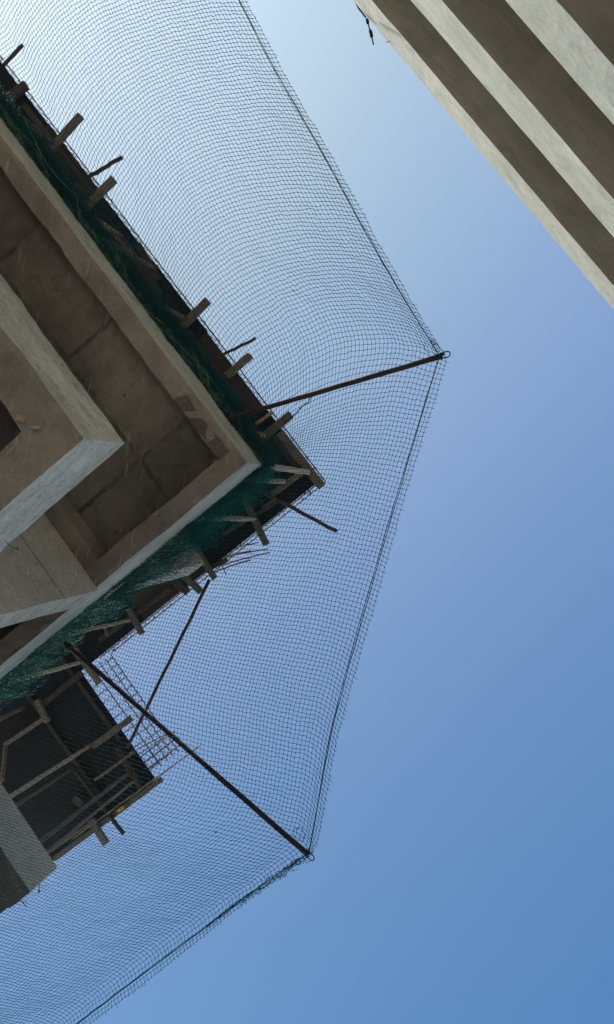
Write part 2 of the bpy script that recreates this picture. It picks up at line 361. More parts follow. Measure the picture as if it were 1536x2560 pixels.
# little things left in the concrete
def chip(px, py, h, l, w, ang, mtr, nm):
    c = W(px, py, h - 0.012); d = Vector((math.cos(ang), math.sin(ang), 0))
    MB().plank(Vector(c) - d * l / 2, Vector(c) + d * l / 2, w, 0.016, 0.003, 3).build(nm, mtr, bld)
chip(90, 1068, 3.85, 0.052, 0.016, 2.3, M['scrap'], 'wood_scrap')
chip(52, 1046, 3.85, 0.045, 0.03, 2.6, M['scrap'], 'wood_scrap')
chip(25, 1127, 3.85, 0.05, 0.010, 1.45, M['scrap'], 'wood_scrap')
def bits(px, py, h, n, sp, mtr, nm):
    a = MB()
    for _ in range(n):
        c = Vector(W(px + random.gauss(0, sp), py + random.gauss(0, sp), h - 0.004)); r = random.uniform(0.006, 0.018)
        k = random.randint(5, 7); an = random.random() * 6
        v = [tuple(c + Vector((math.cos(an + 6.283 * i / k) * r * random.uniform(.6, 1.3), math.sin(an + 6.283 * i / k) * r * random.uniform(.6, 1.3), 0))) for i in range(k)]
        v2 = [(x, y, z + 0.012) for x, y, z in v]
        a.add(v + v2, [tuple(range(k))[::-1], tuple(range(k, 2 * k))] + [(i, (i + 1) % k, k + (i + 1) % k, k + i) for i in range(k)])
    a.build(nm, mtr, bld)
bits(315, 985, 7.10, 1, 2, M['red'], 'brick_stain'); bits(318, 989, 7.095, 1, 1, M['scrap'], 'mortar_patch')
bits(352, 1089, 7.10, 1, 2, M['red'], 'brick_stain'); bits(353, 1092, 7.095, 1, 2, M['scrap'], 'mortar_patch')
bits(296, 1332, 7.10, 1, 2, M['red'], 'brick_stain'); bits(395, 1290, 6.85, 1, 1, M['red'], 'brick_stain')
bits(100, 1172, 3.85, 1, 1, M['ring'], 'mortar_patch')
def wire(pts, h, r, name='tie_wire', mtr=None):
    MB().tube([W(x, y, hh) for (x, y), hh in zip(pts, h)], r, 5).build(name, mtr or M['rebar'], bld, smooth=True)
wire([(14, 1352), (22, 1362), (36, 1371), (46, 1374), (44, 1366)], [3.86, 3.84, 3.82, 3.80, 3.79], 0.0022)
wire([(36, 1371), (30, 1381), (24, 1383)], [3.82, 3.81, 3.80], 0.0016)
wire([(100, 2210), (98, 2222), (97, 2228), (99, 2232)], [6.84, 6.8, 6.78, 6.77], 0.004)
wire([(96, 2225), (100, 2228), (97, 2231)], [6.79, 6.78, 6.77], 0.008)
wire([(52, 2250), (60, 2260), (69, 2268)], [6.84, 6.8, 6.78], 0.004)
wire([(56, 2256), (66, 2252), (68, 2256)], [6.82, 6.8, 6.78], 0.003)

# ------------------------------------------------------------------ building across the street (right)
rb = empty('concrete_building', (4.0, 7.5, 0.0), 'grey building with three stacked plain balcony bands at the top right', 'building')
Y0 = 4.10; tops = [17.14, 14.13, 11.11, 8.09, 5.07]; bots = [16.02, 12.94, 10.0, 6.95, 3.95]
for i, (t, b_) in enumerate(zip(tops, bots)):
    a = MB(); a.rough(-14, 26, Y0, Y0 + 0.22, Z(b_), Z(t), 0.22, 0.007, 2.2, seed=i * 3.3, faces='xXyYZ')
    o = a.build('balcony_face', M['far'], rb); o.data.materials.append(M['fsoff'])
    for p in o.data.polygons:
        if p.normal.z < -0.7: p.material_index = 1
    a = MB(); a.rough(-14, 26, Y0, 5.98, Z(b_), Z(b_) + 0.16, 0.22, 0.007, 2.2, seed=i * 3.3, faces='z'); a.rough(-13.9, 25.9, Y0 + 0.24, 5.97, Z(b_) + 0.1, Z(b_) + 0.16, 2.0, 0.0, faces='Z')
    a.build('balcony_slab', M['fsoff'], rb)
a = MB(); a.box(-14, 26, 6.0, 6.25, 0, Z(16.9)); a.box(-14, 26, 6.25, 12.0, Z(16.7), Z(16.9)); a.box(-14, 26, 11.8, 12.0, 0, Z(16.69)); a.box(-14, -13.8, 6.251, 11.79, 0, Z(16.69)); a.box(25.8, 26, 6.251, 11.79, 0, Z(16.69))
a.build('wall', M['far'], rb)
for i, b_ in enumerate(bots):
    for x in range(-12, 25, 4):
        f = MB(); f.box(x, x + 1.5, 5.94, 5.996, Z(b_) + 0.9, Z(b_) + 2.1); f.build('window', M['pipe'], rb)
# rod with couplers hanging off the top edge
rod = empty('threaded_rod', W(900, 25, 17.2), 'thin dark steel rod with couplers sticking out from the top balcony edge', 'rod')
rp = [W(880, -12, 17.2), W(898, 22, 17.2), W(915, 44, 17.16)]
MB().tube(rp, 0.017, 6).build('bent_bar', M['steel'], rod)
q = [W(919, 50, 17.15), W(923, 68, 16.95), W(928, 84, 16.8), W(934, 111, 16.5)]
MB().tube(q, 0.015, 8).build('rod', M['steel'], rod)
for c0, c1, r in (((918, 49), (920, 57), .034), ((926, 77), (928, 84), .036), ((928.3, 85.5), (929.5, 91), .036)):
    MB().tube([W(*c0, 16.98 - (c0[1] - 49) * .0065), W(*c1, 16.98 - (c1[1] - 49) * .0065)], r, 6).build('coupler', M['steel'], rod)
MB().tube([W(967, 107, 17.1), W(971, 103, 17.05), W(974, 104, 17.0)], 0.008, 5).build('wire', M['steel'], rb)

# ------------------------------------------------------------------ formwork deck on top
HP = 9.85
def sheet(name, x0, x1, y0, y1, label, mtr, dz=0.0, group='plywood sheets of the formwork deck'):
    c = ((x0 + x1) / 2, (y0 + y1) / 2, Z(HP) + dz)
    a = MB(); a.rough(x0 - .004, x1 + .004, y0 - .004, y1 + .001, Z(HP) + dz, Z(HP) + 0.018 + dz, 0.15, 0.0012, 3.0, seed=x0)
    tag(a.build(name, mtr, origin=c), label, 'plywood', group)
lab = ['black plywood sheet at the outer corner of the bay, above the two white props',
       'dark plywood sheet next to the corner sheet, over the foot of the rusty pipe',
       'dark plywood sheet behind the gathered net in the middle of the long side',
       'dark plywood sheet below the narrow crooked batten on the long side',
       'dark plywood sheet at the far top left end of the long side',
       'dark plywood sheet out past the top left corner']
xx = [1.39, 2.60, 3.82, 5.04, 6.26, 7.48, 8.9]
for i in range(6):
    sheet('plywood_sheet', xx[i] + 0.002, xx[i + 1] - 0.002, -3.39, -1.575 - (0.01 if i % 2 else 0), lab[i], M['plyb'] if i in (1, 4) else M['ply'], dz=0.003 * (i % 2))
sheet('plywood_sheet', 1.392, 3.6, -4.60, -3.395, 'dark plywood sheet above the long pale side wall face beside the starter bars', M['plyb'], 0.002)
sheet('plywood_sheet', 1.394, 3.6, -5.795, -4.605, 'dark plywood sheet where the thick dark pipe meets the rebar cage', M['ply'], 0.0)
sheet('plywood_sheet', -0.435, 0.78, -7.02, -5.80, 'black plywood sheet at the corner of the lower left bay under the rebar ends', M['ply'], 0.001)
sheet('plywood_sheet', 0.785, 3.6, -7.02, -5.80, 'black plywood sheet of the lower left bay near the thick dark pipe', M['ply'], 0.0)
sheet('plywood_sheet', -0.435, 0.78, -8.6, -7.025, 'black plywood sheet of the lower left bay above the grey concrete block', M['ply'], 0.002)
sheet('plywood_sheet', 0.785, 3.6, -8.6, -7.025, 'black plywood sheet of the lower left bay at the picture edge', M['ply'], 0.001)

def board(tip, root, w, label, name='timber_plank', cat='plank', t=0.045, h=9.78, h2=None, mtr='wood', grp='boards carrying the formwork', n=7, wob=0.003, ext=0.0):
    a = W(*tip, h); b_ = W(*root, h2 if h2 is not None else h)
    if ext: b_ = b_ + (b_ - a) / np.linalg.norm(b_ - a) * ext
    o = MB().plank(a, b_, w, t, wob, n).build(name, M[mtr], origin=tuple((a + b_) / 2))
    return tag(o, label, cat, grp)
P = 0.0049      # metres per photo pixel at the height of the deck
# boards sticking out over the street side
board((57, 112), (2, 172), 8 * P, 'narrow batten poking out furthest up at the top left corner', 'wooden_batten', 'batten', mtr='woodd', h=9.9)
board((66, 212), (8, 256), 25 * P, 'short thick plank end just below the topmost batten at the left edge', mtr='woodd', t=0.07)
board((203, 289), (128, 372), 21 * P, 'long plank poking out at a steep angle, second plank from the top left', t=0.07, mtr='wood')
board((306, 394), (222, 442), 9 * P, 'narrow crooked batten just above a stubby plank on the long side', 'wooden_batten', 'batten', mtr='woodd', h=9.9, wob=0.012, n=9)
board((286, 448), (215, 518), 23 * P, 'stubby plank right below the narrow crooked batten', t=0.07)
board((520, 751), (455, 818), 21 * P, 'worn plank poking out midway down the long side, above the thin dark stick', t=0.07)
board((640, 845), (545, 893), 7 * P, 'thin dark stick pointing right between two worn planks', 'wooden_batten', 'batten', mtr='woodd', h=9.9, t=0.03, wob=0.008, n=9)
board((627, 888), (568, 940), 19 * P, 'worn plank poking out just above the rusty pipe', t=0.07)
board((728, 1036), (645, 1105), 22 * P, 'greenish plank draped in net, just under the rusty pipe', t=0.07)
board((681, 1031), (640, 1060), 8 * P, 'short yellowish batten between the rusty pipe and the net draped plank', 'wooden_batten', 'batten', mtr='poley')
board((806, 1217), (700, 1082), 22 * P, 'wide edge board that ends at the outermost corner of the deck', t=0.05, mtr='wood', h=9.77)
board((768, 1171), (681, 1236), 14 * P, 'cross board under the corner, crossing the end of the white prop', t=0.05, h=9.72)
# boards on the short side
board((842, 1328), (640, 1221), 9 * P, 'long thin pole sticking far out below the corner of the deck', 'wooden_batten', 'batten', mtr='woodd', h=9.68, t=0.045, n=10, wob=0.006)
board((667, 1362), (600, 1225), 17 * P, 'long sloping plank below the thin pole, beside the starter bars', h=9.74, t=0.06)
board((538, 1446), (482, 1358), 15 * P, 'plank that covers the top of the thin steel stay', h=9.74, t=0.06)
board((568, 1398), (524, 1422), 13 * P, 'short block lying across the base of the starter bars', h=9.80, mtr='woodd')
board((524, 1420), (490, 1362), 9 * P, 'narrow board lying close beside the plank over the stay', 'wooden_batten', 'batten', h=9.77, mtr='woodd')
board((503, 1480), (462, 1440), 17 * P, 'stub of plank just left of the top of the steel stay', h=9.76, t=0.06)
board((470, 1480), (440, 1458), 20 * P, 'dark packing block beside the plank stub near the stay', h=9.80, mtr='woodd')
board((356, 1585), (322, 1522), 15 * P, 'lone plank end between the steel stay and the thick dark pipe', h=9.76, t=0.06)
board((250, 1709), (178, 1612), 17 * P, 'plank with a broken tip right beside the foot of the thick dark pipe', h=9.74, t=0.06, wob=0.006)
board((205, 1682), (112, 1758), 16 * P, 'dark ledger board running down left from the foot of the thick pipe', h=9.74, mtr='woodd')
board((270, 1592), (262, 1560), 8 * P, 'tiny dark block under the deck between two planks', h=9.8)
# second bay
board((121, 1805), (92, 1750), 17 * P, 'short plank end hanging under the lower left bay near the picture edge', h=9.7, t=0.06)
board((328, 1796), (232, 1866), 17 * P, 'plank crossing the edge of the lower left bay beside the stay end', h=9.72, t=0.06)
board((293, 1870), (352, 1972), 13 * P, 'board under the lower left bay running beside the end of the stay', h=9.74, mtr='woodd')
board((404, 1948), (138, 2146), 15 * P, 'long edge board along the outer side of the lower left bay', h=9.80, t=0.06, n=16)
board((392, 1944), (180, 2098), 5 * P, 'thin rail running along inside the long edge board of the lower left bay', 'wooden_batten', 'batten', h=9.72, n=12, mtr='wood')
board((267, 2110), (228, 2050), 18 * P, 'stout plank end poking out under the long edge board', h=9.74, t=0.07)
board((310, 2085), (186, 1925), 9 * P, 'long narrow batten crossing under the long edge board', 'wooden_batten', 'batten', h=9.74, mtr='woodd', n=10)
board((206, 2010), (186, 1994), 22 * P, 'dark square block fixed under the middle of the lower left bay', h=9.76, mtr='woodd')
board((340, 1945), (302, 1880), 10 * P, 'dark cleat under the corner of the lower left bay', h=9.70, mtr='woodd')
# long joists under the street side
board((150, 372), (235, 486), 9 * P, 'brown joist under the deck between the two upper planks', h=9.81, mtr='woodd')
board((300, 590), (400, 735), 20 * P, 'brown joist under the deck above the yellow tipped prop', h=9.80, mtr='woodd')
board((690, 1090), (760, 1190), 20 * P, 'brown joist beside the wide edge board at the corner', h=9.81, mtr='woodd')
board((300, 1850), (150, 1640), 12 * P, 'thin joist under the lower left bay, first one in from the side facing the cage', h=9.82, mtr='woodd', n=12)
board((250, 1990), (60, 1722), 11 * P, 'long joist crossing the middle of the lower left bay', h=9.81, mtr='woodd', n=12)
board((120, 1790), (12, 1862), 12 * P, 'slanting rail at the left picture edge in the lower left bay', h=9.70, mtr='wood', n=8)
board((14, 1868), (6, 1950), 12 * P, 'upright looking strut at the left picture edge of the lower left bay', 'timber_plank', 'plank', h=9.5, h2=8.9, mtr='wood')
board((240, 2050), (110, 2138), 9 * P, 'pale lath between the two rails of the lower left bay', 'wooden_batten', 'batten', h=9.6, mtr='wood', n=9)
board((335, 1880), (238, 1950), 8 * P, 'short lath under the corner area of the lower left bay', 'wooden_batten', 'batten', h=9.66, mtr='wood', n=7)
board((690, 1255), (560, 1335), 10 * P, 'thin joist under the short side near the corner', h=9.82, mtr='woodd', n=9)
board((430, 1470), (250, 1600), 13 * P, 'brown joist under the short side above the pale side wall', h=9.82, mtr='woodd', n=10)
board((690, 1245), (655, 1268), 6 * P, 'little strut beside the long thin pole under the corner', 'wooden_batten', 'batten', h=9.6, mtr='woodd')
board((60, 262), (130, 352), 16 * P, 'brown joist under the deck at the upper left between short and steep plank', h=9.81, mtr='woodd')
board((440, 790), (560, 950), 9 * P, 'thin joist behind the net above the foot of the rusty pipe', h=9.82, mtr='woodd', n=9)
board((230, 540), (340, 640), 9 * P, 'slanting brace behind the net near the yellow end prop', 'wooden_batten', 'batten', h=9.3, h2=9.7, mtr='wood', n=9)
board((395, 700), (345, 610), 18 * P, 'wide brown board under the edge where the cage bars bunch up', h=9.78, mtr='woodd')
helmet = empty('yellow_rag', W(302, 2023, 9.70), 'small yellow scrap wedged behind the long edge board', 'scrap')
a = MB(); a.plank(W(294, 2028, 9.70), W(310, 2017, 9.70), 0.04, 0.03, 0.006, 4); a.build('cloth', M['yellow'], helmet)

def prop(top, label, r=0.035, mtr='pole', h0=7.352, h1=9.69, tip=None, lean=(0, 0)):
    t = W(*top, h1); bx, by = t[0] + lean[0], min(t[1] + lean[1], -1.66)
    bx = max(bx, -0.28 if by < YJ - .1 else 1.62); b_ = np.array([bx, by, Z(h0)])
    n = 9; pts = []; rs = []
    for i in range(n + 1):
        f = i / n; pts.append(b_ * (1 - f) + t * f + np.array([math.sin(i * 1.7) * .002, math.cos(i * 2.3) * .002, 0]) * (0 if i in (0, n) else 1)); rs.append(r * (1 + 0.06 * math.sin(i * 2.1) - .08 * f))
    p = empty('timber_prop', tuple(b_), label, 'prop', 'round poles propping the deck')
    k = 7 if tip else n
    MB().tube(pts[:k + 1], rs[:k + 1], 9).build('pole', M[mtr], p, smooth=False)
    if tip: MB().tube(pts[k:], rs[k:], 9).build('pole_tip', M[tip], p)
    MB().plank(b_ + np.array([-.1, 0, 0.014]), b_ + np.array([.1, 0, 0.014]), 0.14, 0.025, 0.002, 2).build('base_pad', M['woodd'], p)
    c = t - (t - b_) * 0.04
    MB().tube([c + np.array([math.cos(a_) * r * 1.15, math.sin(a_) * r * 1.15, a_ * .006]) for a_ in np.linspace(0, 12.5, 22)], 0.004, 4).build('tie_wire', M['rebar'], p)
    return p
prop((775, 1181), 'white round prop that reaches the outer corner of the deck', 0.036)
prop((714, 1204), 'white round prop just below the one at the corner', 0.032)
prop((640, 1298), 'white round prop ending at the long sloping plank', 0.034)
prop((664, 1090), 'yellow tipped prop ending at the net draped plank', 0.034, 'pole', tip='poley')
prop((528, 920), 'prop half hidden by green net above the rusty pipe foot', 0.03, 'wood')
prop((464, 797), 'dark prop behind the net below the worn plank midway', 0.034, 'wood')
prop((299, 588), 'prop with a yellow end behind the net, upper part of the long side', 0.036, 'wood', tip='poley')
prop((213, 478), 'grey prop behind the net below the stubby plank', 0.034, 'wood')
prop((133, 357), 'brown prop behind the net under the steep long plank', 0.036, 'wood')
prop((388, 672), 'thin brown prop under the middle joist of the long side', 0.03, 'wood')
prop((331, 1549), 'pale prop leaning to the lone plank end', 0.026, 'pole')
prop((205, 1655), 'pale prop behind the net near the foot of the thick pipe', 0.03, 'pole')
prop((228, 1863), 'light grey prop of the lower left bay ending at the crossing plank', 0.027, 'pole')
prop((182, 1921), 'brown prop beside the light grey one in the lower left bay', 0.022, 'wood')
prop((323, 1932), 'long grey prop near the outer side of the lower left bay', 0.026, 'wood')
prop((338, 1950), 'thin dark prop closest to the corner of the lower left bay', 0.02, 'wood')
prop((60, 1770), 'dark prop near the picture edge in the lower left bay', 0.03, 'wood')

# ------------------------------------------------------------------ reinforcement
def cage(name, along, a0, a1, c0, c1, h0, h1, sp, label, r=0.008, rows=2, jit=0.006, hooks=False):
    """bars running along an axis with closed stirrups every sp metres; c is the other axis"""
    def pt(a, c, h): return (a, c, Z(h)) if along == 'x' else (c, a, Z(h))
    root = empty(name, pt(a0, c0, h0), label, 'rebar', 'reinforcement cages on the deck edge')
    for (c, h) in ((c0, h0), (c0, h1), (c1, h0), (c1, h1), ((c0 + c1) / 2, h1)):
        n = 24; pts = [pt(a0 + (a1 - a0) * i / n, c + random.uniform(-jit, jit) * .5, h + random.uniform(-jit, jit)) for i in range(n + 1)]
        MB().tube(pts, r, 6).build('long_bar', M['rebar'], root, smooth=True)
    k = int(abs(a1 - a0) / sp); bound = 95
    for i in range(min(k, bound)):
        a_ = a0 + (a1 - a0) * (i + .5) / k + random.uniform(-.012, .012); e = 0.01; tl = random.uniform(-.03, .03)
        loop = [pt(a_, c0 + e, h0 - e), pt(a_ + tl, c0 + e * .5, h1 + e), pt(a_ + tl, c1, h1 + e), pt(a_, c1, h0 - e), pt(a_, c0 + e, h0 - e)]
        m_ = MB().tube(loop, 0.0045, 4)
        if random.random() < 0.55:   # tying wire tails and hooks
            q0 = loop[1]; m_.tube([q0, tuple(np.array(q0) + np.array(pt(random.uniform(-.04, .04), random.uniform(-.02, .03), -EYE + random.uniform(-.05, -.02))))], 0.006, 4)
        m_.build('stirrup', M['rebary'] if random.random() < .35 else M['rebar'], root)
    return root
cage('rebar_cage', 'x', 1.39, 9.3, -1.605, -1.85, 9.93, 10.30, 0.155, 'long rebar cage along the street edge of the deck, up to the corner')
cage('rebar_cage', 'y', -1.62, -5.50, 1.385, 1.62, 9.93, 10.30, 0.155, 'rebar cage along the short side of the deck between corner and thick pipe')
cage('rebar_cage', 'x', 1.45, -0.30, -5.80, -6.02, 10.17, 10.80, 0.12, 'open rebar cage standing against the sky beside the thick dark pipe')
cage('rebar_cage', 'y', -5.62, -6.30, -0.22, -0.02, 10.2, 10.72, 0.12, 'tangle of rebar ends at the outer corner of the lower left bay')
for i, ((p0, p1), l) in enumerate([(((388, 1948), (499, 1865)), 'long bent bar pointing up right from the lower left bay corner'),
                                   (((342, 1874), (416, 1835)), 'bar crossing the open rebar cage near the stay end')]):
    a = W(*p0, 10.05); b_ = W(*p1, 10.15)
    tag(MB().tube([a, (a + b_) / 2 + [0, 0, .01], b_], 0.009, 6).build('rebar_rod', M['rebary'], origin=tuple(a)), l, 'rebar')
stl = ['longest upper starter bar of the cluster beside the sloping plank', 'second long starter bar under the longest one of the cluster', 'lowest starter bar of the cluster beside the sloping plank',
       'topmost starter bar of the cluster, touching the edge cage', 'short starter bar in the middle of the cluster', 'thin bent starter bar hanging down from the cluster']
for (p1, h1, th), l in zip((((674, 1381), 12.6, 8), ((669, 1372), 12.5, 8), ((626, 1400), 11.5, 8), ((646, 1356), 12.0, 7), ((627, 1377), 11.6, 8), ((566, 1436), 10.2, 5)), stl):
    t_ = W(*p1, h1)
    b_ = np.array([t_[0] + random.uniform(-.05, .05), t_[1] + random.uniform(-.05, .05), Z(9.87)])
    if th == 5: b_ = W(556, 1415, 9.95)
    tag(MB().tube([b_, (b_ + t_) / 2 + np.array([.01, 0, 0]), t_], 0.0011 * th + .002, 6).build('starter_bar', M['rebar'], origin=tuple(b_)), l, 'rebar', 'starter bars above the wall')

# ------------------------------------------------------------------ outrigger pipes
def crook(a, b_, r, n=14, amp=0.006, droop=0.0):
    a = np.array(a); b_ = np.array(b_)
    return [tuple(a + (b_ - a) * i / n + np.array([random.uniform(-amp, amp), random.uniform(-amp, amp), -droop * math.sin(math.pi * i / n)])) for i in range(n + 1)]
def pipe(foot, hf, tip, ht, r, mtr, label, eye_len, eye_dir):
    f = W(*foot, hf); t = W(*tip, ht)
    root = empty('steel_pipe', tuple(f), label, 'pipe', 'outrigger pipes holding the net')
    MB().tube(crook(f, t, r, amp=0.002), r, 12).build('tube', M[mtr], root, smooth=True)
    d = (t - f) / np.linalg.norm(t - f); s = np.cross(d, [0, 0, 1]); s /= np.linalg.norm(s)
    w = r * 0.95
    loop = [t - d * .06 + s * w * .8, t + s * w, t + d * eye_len * .35 + s * w * 1.15, t + d * eye_len * .75 + s * w * 1.0, t + d * eye_len * .97 + s * w * .45,
            t + d * eye_len * .97 - s * w * .45, t + d * eye_len * .75 - s * w * 1.0, t + d * eye_len * .35 - s * w * 1.0, t - s * w * .8, t - d * .06 - s * w * .7]
    MB().tube(loop, 0.0052, 6).build('end_loop', M['pipe'], root, smooth=True)
    MB().tube([f + np.array([0, 0, .0]) + d * .04, f + d * .09], r * 1.35, 10).build('clamp', M['rust'], root)
    return root
pipe((575, 1046), 7.25, (1104, 890), 6.30, 0.0225, 'rust', 'rusty brown pipe ending in a wire loop at the right hand tip of the net', 0.078, None)
pipe((163, 1607), 7.30, (768, 2134), 6.30, 0.0225, 'pipe', 'thick dark pipe ending in a wire loop at the lower tip of the net', 0.075, None)
f = W(524, 1450, 9.66); t = W(319, 1868, 9.55)
st = crook(f, t, 0.02, 12, 0.004)
tag(MB().tube(st, 0.0215, 10).build('steel_stay', M['pipe'], origin=tuple(f), smooth=True), 'thin dark steel stay crossing behind the thick pipe', 'pipe')

# ------------------------------------------------------------------ safety net
CELL = 0.0385
ROPE = [(430, -330), (521, -140), (599, 0), (683, 164), (800, 368), (919, 586), (1038, 791), (1100, 889),
        (1046, 1068), (992, 1250), (949, 1400), (864, 1700), (831, 1826), (799, 1991), (774, 2131),
        (579, 2269), (517, 2317), (377, 2421), (194, 2560), (60, 2665)]
RH = [6.3, 6.25, 6.22, 6.2, 6.2, 6.22, 6.26, 6.30, 6.26, 6.23, 6.22, 6.22, 6.24, 6.27, 6.30, 6.25, 6.24, 6.22, 6.2, 6.2]
Ta = [(626, 57), (560, 58), (500, 66), (435, 80), (400, 90), (350, 108), (310, 126), (270, 152), (240, 178), (215, 205), (190, 238), (170, 268), (145, 318)]
sh = lambda T, dx, dy: [(x + dx, y + dy) for x, y in T]
T = [   # (pixel path of one crosswise twine from the rope inward, height at rope, height at inner end)
    (sh(Ta, -210, -390), 6.25, 7.3), (sh(Ta, -105, -190), 6.25, 7.3), (Ta, 6.22, 7.3),
    ([(776, 326), (700, 320), (623, 326), (556, 335), (516, 346), (489, 358), (462, 373), (435, 392), (413, 410), (394, 432), (375, 459), (359, 486), (343, 516), (330, 540), (310, 590)], 6.2, 7.3),
    ([(923, 594), (879, 587), (839, 586), (771, 587), (731, 591), (685, 598), (650, 606), (610, 618), (570, 636), (540, 655), (515, 676), (495, 700), (470, 735), (455, 765), (440, 798)], 6.22, 7.3),
    ([(1099, 889), (1060, 874), (1020, 866), (983, 862), (942, 863), (902, 867), (867, 873), (829, 883), (794, 899), (775, 907), (754, 924), (727, 940), (700, 960), (672, 984), (645, 1012), (622, 1046)], 6.30, 7.28),
    ([(1069, 993), (1037, 986), (996, 980), (956, 981), (916, 986), (889, 991), (862, 998), (835, 1007), (800, 1019), (765, 1035), (735, 1050), (712, 1068), (690, 1092), (670, 1122)], 6.28, 7.3),
    ([(1011, 1186), (987, 1180), (947, 1172), (906, 1164), (866, 1158), (822, 1154), (780, 1152), (750, 1153), (715, 1160), (690, 1168), (660, 1185)], 6.24, 7.3),
    ([(925, 1483), (918, 1479), (869, 1466), (813, 1454), (762, 1446), (705, 1440), (648, 1434), (600, 1430), (550, 1424), (500, 1418), (450, 1414), (400, 1412)], 6.22, 7.3),
    ([(832, 1826), (814, 1803), (795, 1790), (740, 1776), (680, 1762), (600, 1745), (550, 1733), (500, 1722), (440, 1710), (380, 1695), (320, 1678), (260, 1660), (200, 1640), (150, 1612)], 6.24, 7.3),
    ([(774, 2128), (760, 2105), (740, 2092), (700, 2080), (650, 2065), (600, 2052), (550, 2040), (500, 2030), (460, 2020), (420, 2008), (380, 1998), (340, 1985), (300, 1970), (200, 1938), (100, 1904), (0, 1870), (-80, 1845)], 6.30, 7.2),
    ([(700, 2181), (692, 2163), (650, 2150), (600, 2138), (550, 2125), (500, 2113), (400, 2090), (300, 2068), (200, 2040), (100, 2005), (0, 1975), (-100, 1945)], 6.28, 7.0),
    ([(579, 2269), (574, 2245), (555, 2236), (520, 2228), (470, 2215), (420, 2203), (370, 2190), (300, 2172), (200, 2145), (100, 2115), (0, 2080), (-80, 2055)], 6.25, 6.86),
    ([(377, 2421), (370, 2396), (355, 2382), (320, 2372), (270, 2360), (200, 2343), (100, 2318), (0, 2290), (-100, 2262)], 6.22, 6.66),
    ([(250, 2518), (243, 2493), (225, 2480), (180, 2468), (100, 2450), (0, 2425), (-100, 2398)], 6.2, 6.5),
    ([(100, 2634), (93, 2606), (70, 2594), (0, 2577), (-100, 2552)], 6.2, 6.4)]
def arc(P_): return np.concatenate([[0], np.cumsum(np.linalg.norm(np.diff(P_, axis=0), axis=1))])
def resample(P_, s):
    """Catmull-Rom through P_, sampled at arc lengths s, straight on beyond either end"""
    P_ = np.asarray(P_, float); t = arc(P_); tan = np.gradient(P_, t, axis=0)
    k = np.clip(np.searchsorted(t, s, side='right') - 1, 0, len(t) - 2); hh = (t[k + 1] - t[k])
    f = (s - t[k]) / hh; fc = np.clip(f, 0, 1)[:, None]; h1 = hh[:, None]
    a = (2 * fc**3 - 3 * fc**2 + 1) * P_[k] + (fc**3 - 2 * fc**2 + fc) * h1 * tan[k] + (-2 * fc**3 + 3 * fc**2) * P_[k + 1] + (fc**3 - fc**2) * h1 * tan[k + 1]
    over = (s > t[-1]); under = (s < 0)
    e = (P_[-1] - P_[-3]); e = e / np.linalg.norm(e); e[2] *= 0.2
    a = np.where(over[:, None], P_[-1] + (s - t[-1])[:, None] * e, a)
    e0 = P_[0] - P_[1]; e0 /= np.linalg.norm(e0)
    return np.where(under[:, None], P_[0] + (-s)[:, None] * e0, a)
NV = 108; OUT = 1.7
sgrid = (np.arange(NV) - OUT) * CELL                 # s<0 lies outside the rope
rows = []
for path, h0, h1 in T:
    px = np.array(path, float); l = arc(px); fr = l / l[-1]
    P3 = np.array([W(x, y, h0 + (h1 - h0) * f_ - 0.10 * math.sin(math.pi * f_)) for (x, y), f_ in zip(path, fr)])
    rows.append(resample(P3, sgrid))
rows = np.array(rows)                                # traces x NV x 3
i0 = int(round(OUT)) + 0
start = np.array([W(p[0][0], p[0][1], h) for p, h, _ in T])
ut = arc(start); NU = int(ut[-1] / CELL)
ug = np.linspace(0, ut[-1], NU)
tan = np.gradient(rows, ut, axis=0)
k = np.clip(np.searchsorted(ut, ug, side='right') - 1, 0, len(ut) - 2); hh = (ut[k + 1] - ut[k]); f_ = ((ug - ut[k]) / hh)[:, None, None]; h1_ = hh[:, None, None]
G = (2 * f_**3 - 3 * f_**2 + 1) * rows[k] + (f_**3 - 2 * f_**2 + f_) * h1_ * tan[k] + (-2 * f_**3 + 3 * f_**2) * rows[k + 1] + (f_**3 - f_**2) * h1_ * tan[k + 1]
# tie the outermost twines to the border rope, easing off inwards
RP = np.array([W(x, y, h) for (x, y), h in zip(ROPE, RH)])
def rope_at(P0):
    best = None
    for a_, b2 in zip(RP[:-1], RP[1:]):
        ab = b2 - a_; t_ = np.clip(((P0 - a_) @ ab) / (ab @ ab), 0, 1); q_ = a_ + ab * t_
        d_ = np.linalg.norm(P0 - q_)
        if best is None or d_ < best[0]: best = (d_, q_)
    return best[1]
s0 = np.array([np.array([np.interp(0, sgrid, G[i, :, c]) for c in range(3)]) for i in range(NU)])
delta = np.array([rope_at(s0[i]) - s0[i] for i in range(NU)])
for c in range(3): delta[:, c] = np.convolve(np.pad(delta[:, c], 1, mode='edge'), [.25, .5, .25], 'valid')
G += delta[:, None, :] * np.exp(-np.maximum(sgrid, 0) / 0.7)[None, :, None]
i3 = np.searchsorted(ug, ut[10])
for i in range(i3 - 6, NU):
    k3 = float(np.interp(i, [i3 - 6, i3, i3 + 8, i3 + 45], [1, .35, .25, 1.0]))
    n0 = int(OUT) + 1
    G[i, :n0] = s0[i] + delta[i] + (G[i, :n0] - s0[i] - delta[i]) * k3
